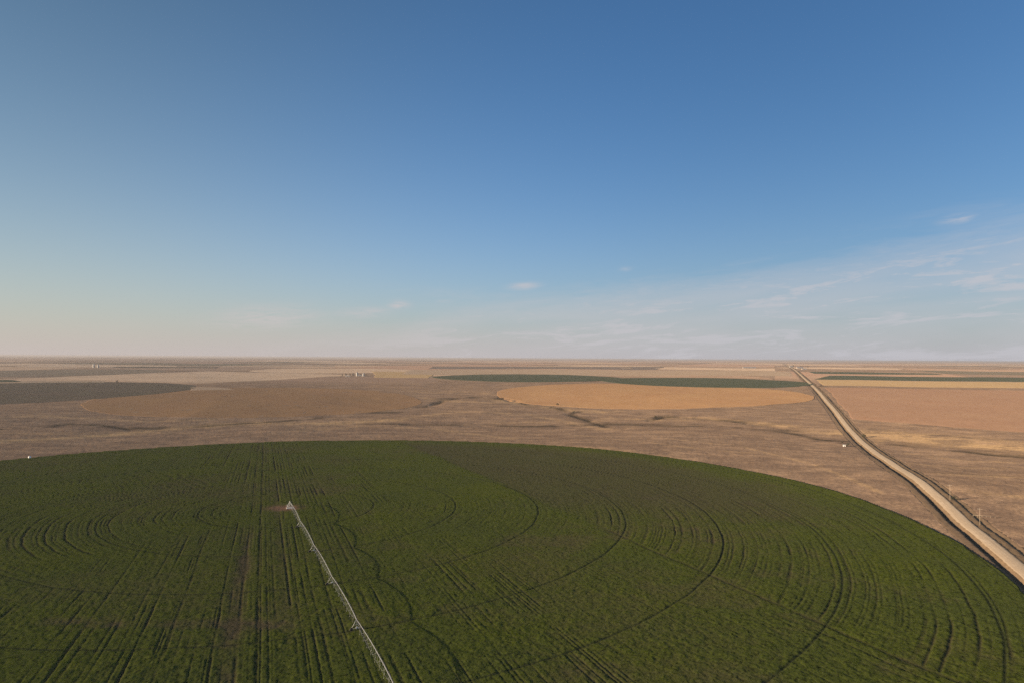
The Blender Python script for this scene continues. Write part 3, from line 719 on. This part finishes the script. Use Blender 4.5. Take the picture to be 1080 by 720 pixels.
# ------------------------------------------------------------------ sun and sky
SUN_EL = R_(9.8)
ldir = Vector((.92, .39, 0)).normalized()            # way the light travels
sdir = Vector((-ldir.x * math.cos(SUN_EL), -ldir.y * math.cos(SUN_EL), math.sin(SUN_EL)))
sl = bpy.data.lights.new('sun', 'SUN'); sl.energy = 5.0; sl.angle = R_(.5); sl.color = (1.0, .78, .56)
so = bpy.data.objects.new('sun', sl); COL.objects.link(so); so.rotation_euler = sdir.to_track_quat('Z', 'Y').to_euler()
W = bpy.data.worlds.new('World'); S.world = W; W.use_nodes = True
nt = W.node_tree; nt.nodes.clear()
class WT(NT):
    def __init__(self): self.t = nt; self.L = nt.links.new
w = WT()
sky = w.n('ShaderNodeTexSky', sky_type='NISHITA', sun_disc=False)
sky.sun_elevation = SUN_EL; sky.sun_rotation = (-math.atan2(sdir.x, sdir.y)) % (2 * math.pi)
sky.altitude = 900; sky.air_density = 1.0; sky.dust_density = 1.0; sky.ozone_density = 1.5
SKYMODE = 'full'
gen = w.n('ShaderNodeTexCoord').outputs['Generated']
sep = w.n('ShaderNodeSeparateXYZ'); w.L(gen, sep.inputs[0])
el = w.math('ARCSINE', sep.outputs[2]); az = w.math('ARCTAN2', sep.outputs[0], sep.outputs[1])
dt = w.n('ShaderNodeVectorMath', operation='DOT_PRODUCT'); w.L(gen, dt.inputs[0]); dt.inputs[1].default_value = sdir
toward = w.mr(dt.outputs['Value'], -.5, .35, smooth=True)
tint = w.mix(toward, (.485, .775, 1.07), (.44, .555, .60))
skyc = w.mix(1.0, sky.outputs[0], tint, 'MULTIPLY')
# dusty lower air
azs = w.mr(w.math('COSINE', w.math('ADD', az, R_(113))), -.9, .35, smooth=True)
hazec = w.mix(azs, (2.60, 2.53, 2.70), (3.50, 3.04, 2.86))
up = w.math('MAXIMUM', el, 0.0)
hw = w.math('POWER', 2.718, w.math('DIVIDE', up, w.mr(azs, 0, 1, -R_(5.2), -R_(7.6))))
skyc = w.mix(w.math('MULTIPLY', hw, .97), skyc, hazec)
# thin wisps of cirrus, mostly low on the right
def cvec(fa, fe, slope, off=0.0):
    c = w.n('ShaderNodeCombineXYZ')
    w.put(c.inputs[0], w.math('MULTIPLY', az, fa)); w.put(c.inputs[2], off)
    w.put(c.inputs[1], w.math('MULTIPLY', w.math('SUBTRACT', el, w.math('MULTIPLY', az, slope)), fe)); return c.outputs[0]
elo = w.math('SUBTRACT', el, w.math('MULTIPLY', az, .115))
c2 = w.noise(cvec(2.6, 13., .10, 2.0), 1, 4, .55, .3)
c1 = w.noise(cvec(7.0, 46., .07, 5.0), 1, 9, .66, .9)
c3 = w.noise(cvec(22., 120., .05, 9.0), 1, 6, .7, 1.0)
edge = w.math('ADD', w.math('MULTIPLY', c2, R_(9.0)), w.math('MULTIPLY', c1, R_(5.0)))
bandm = w.mr(w.math('ADD', elo, edge), R_(9.4), R_(13.2), 1, 0, smooth=True)
side = w.mr(az, R_(-32), R_(6), .25, 1, smooth=True)
puff = w.mr(w.math('ADD', w.math('ADD', w.math('MULTIPLY', c1, .60), w.math('MULTIPLY', c2, .40)), w.math('MULTIPLY', c3, .22)), .52, .70, smooth=True)
veil = w.mr(c2, .26, .58, 0.22, .62, smooth=True)
cl = w.math('MULTIPLY', w.math('MAXIMUM', puff, veil), w.math('MULTIPLY', bandm, side))
# a few small detached wisps above the bank
def wisp(px, py, wa, we, k):
    v = ray(px, py); a_, e_ = math.atan2(v[0], v[1]), math.asin(v[2])
    da = w.math('DIVIDE', w.math('SUBTRACT', az, a_), wa); de = w.math('DIVIDE', w.math('SUBTRACT', w.math('SUBTRACT', el, e_), w.math('MULTIPLY', w.math('SUBTRACT', az, a_), .06)), we)
    q = w.math('ADD', w.math('MULTIPLY', da, da), w.math('MULTIPLY', de, de))
    return w.math('MULTIPLY', w.math('MULTIPLY', w.math('POWER', 2.718, w.math('MULTIPLY', q, -1)), k), w.mr(w.math('ADD', w.math('MULTIPLY', c1, .5), w.math('MULTIPLY', c3, .5)), .36, .60, smooth=True))
for a_ in [(1010, 231, .018, .006, .8), (553, 302, .020, .005, 1.0), (421, 322, .014, .006, 1.0), (385, 330, .035, .007, .8), (470, 318, .014, .003, .5), (280, 336, .065, .015, 1.0), (660, 284, .008, .003, .5), (960, 268, .05, .004, .6)]:
    cl = w.math('MAXIMUM', cl, wisp(*a_))
cloudc = w.mix(azs, (3.35, 3.30, 3.55), (3.7, 3.30, 3.20))
skyc = w.mix(w.math('MULTIPLY', cl, .78), skyc, cloudc)
bg = w.n('ShaderNodeBackground'); w.L(skyc, bg.inputs[0]); bg.inputs[1].default_value = .083
wo = w.n('ShaderNodeOutputWorld'); w.L(bg.outputs[0], wo.inputs[0])

# ------------------------------------------------------------------ camera
cam = bpy.data.cameras.new('camera'); cam.sensor_width = 36; cam.lens = 24; cam.clip_start = .5; cam.clip_end = 600000
co_ = bpy.data.objects.new('camera', cam); COL.objects.link(co_)
Mx = Matrix((( RT[0], UP[0], -FWD[0], 0), (RT[1], UP[1], -FWD[1], 0), (RT[2], UP[2], -FWD[2], CAMZ), (0, 0, 0, 1)))
co_.matrix_world = Mx
S.camera = co_
S.view_settings.view_transform = 'Standard'; S.view_settings.look = 'None'; S.view_settings.gamma = 1; S.view_settings.use_curve_mapping = False
S.view_settings.exposure = 1.0
S.cycles.volume_bounces = 0; S.cycles.max_bounces = 4; S.cycles.use_denoising = False
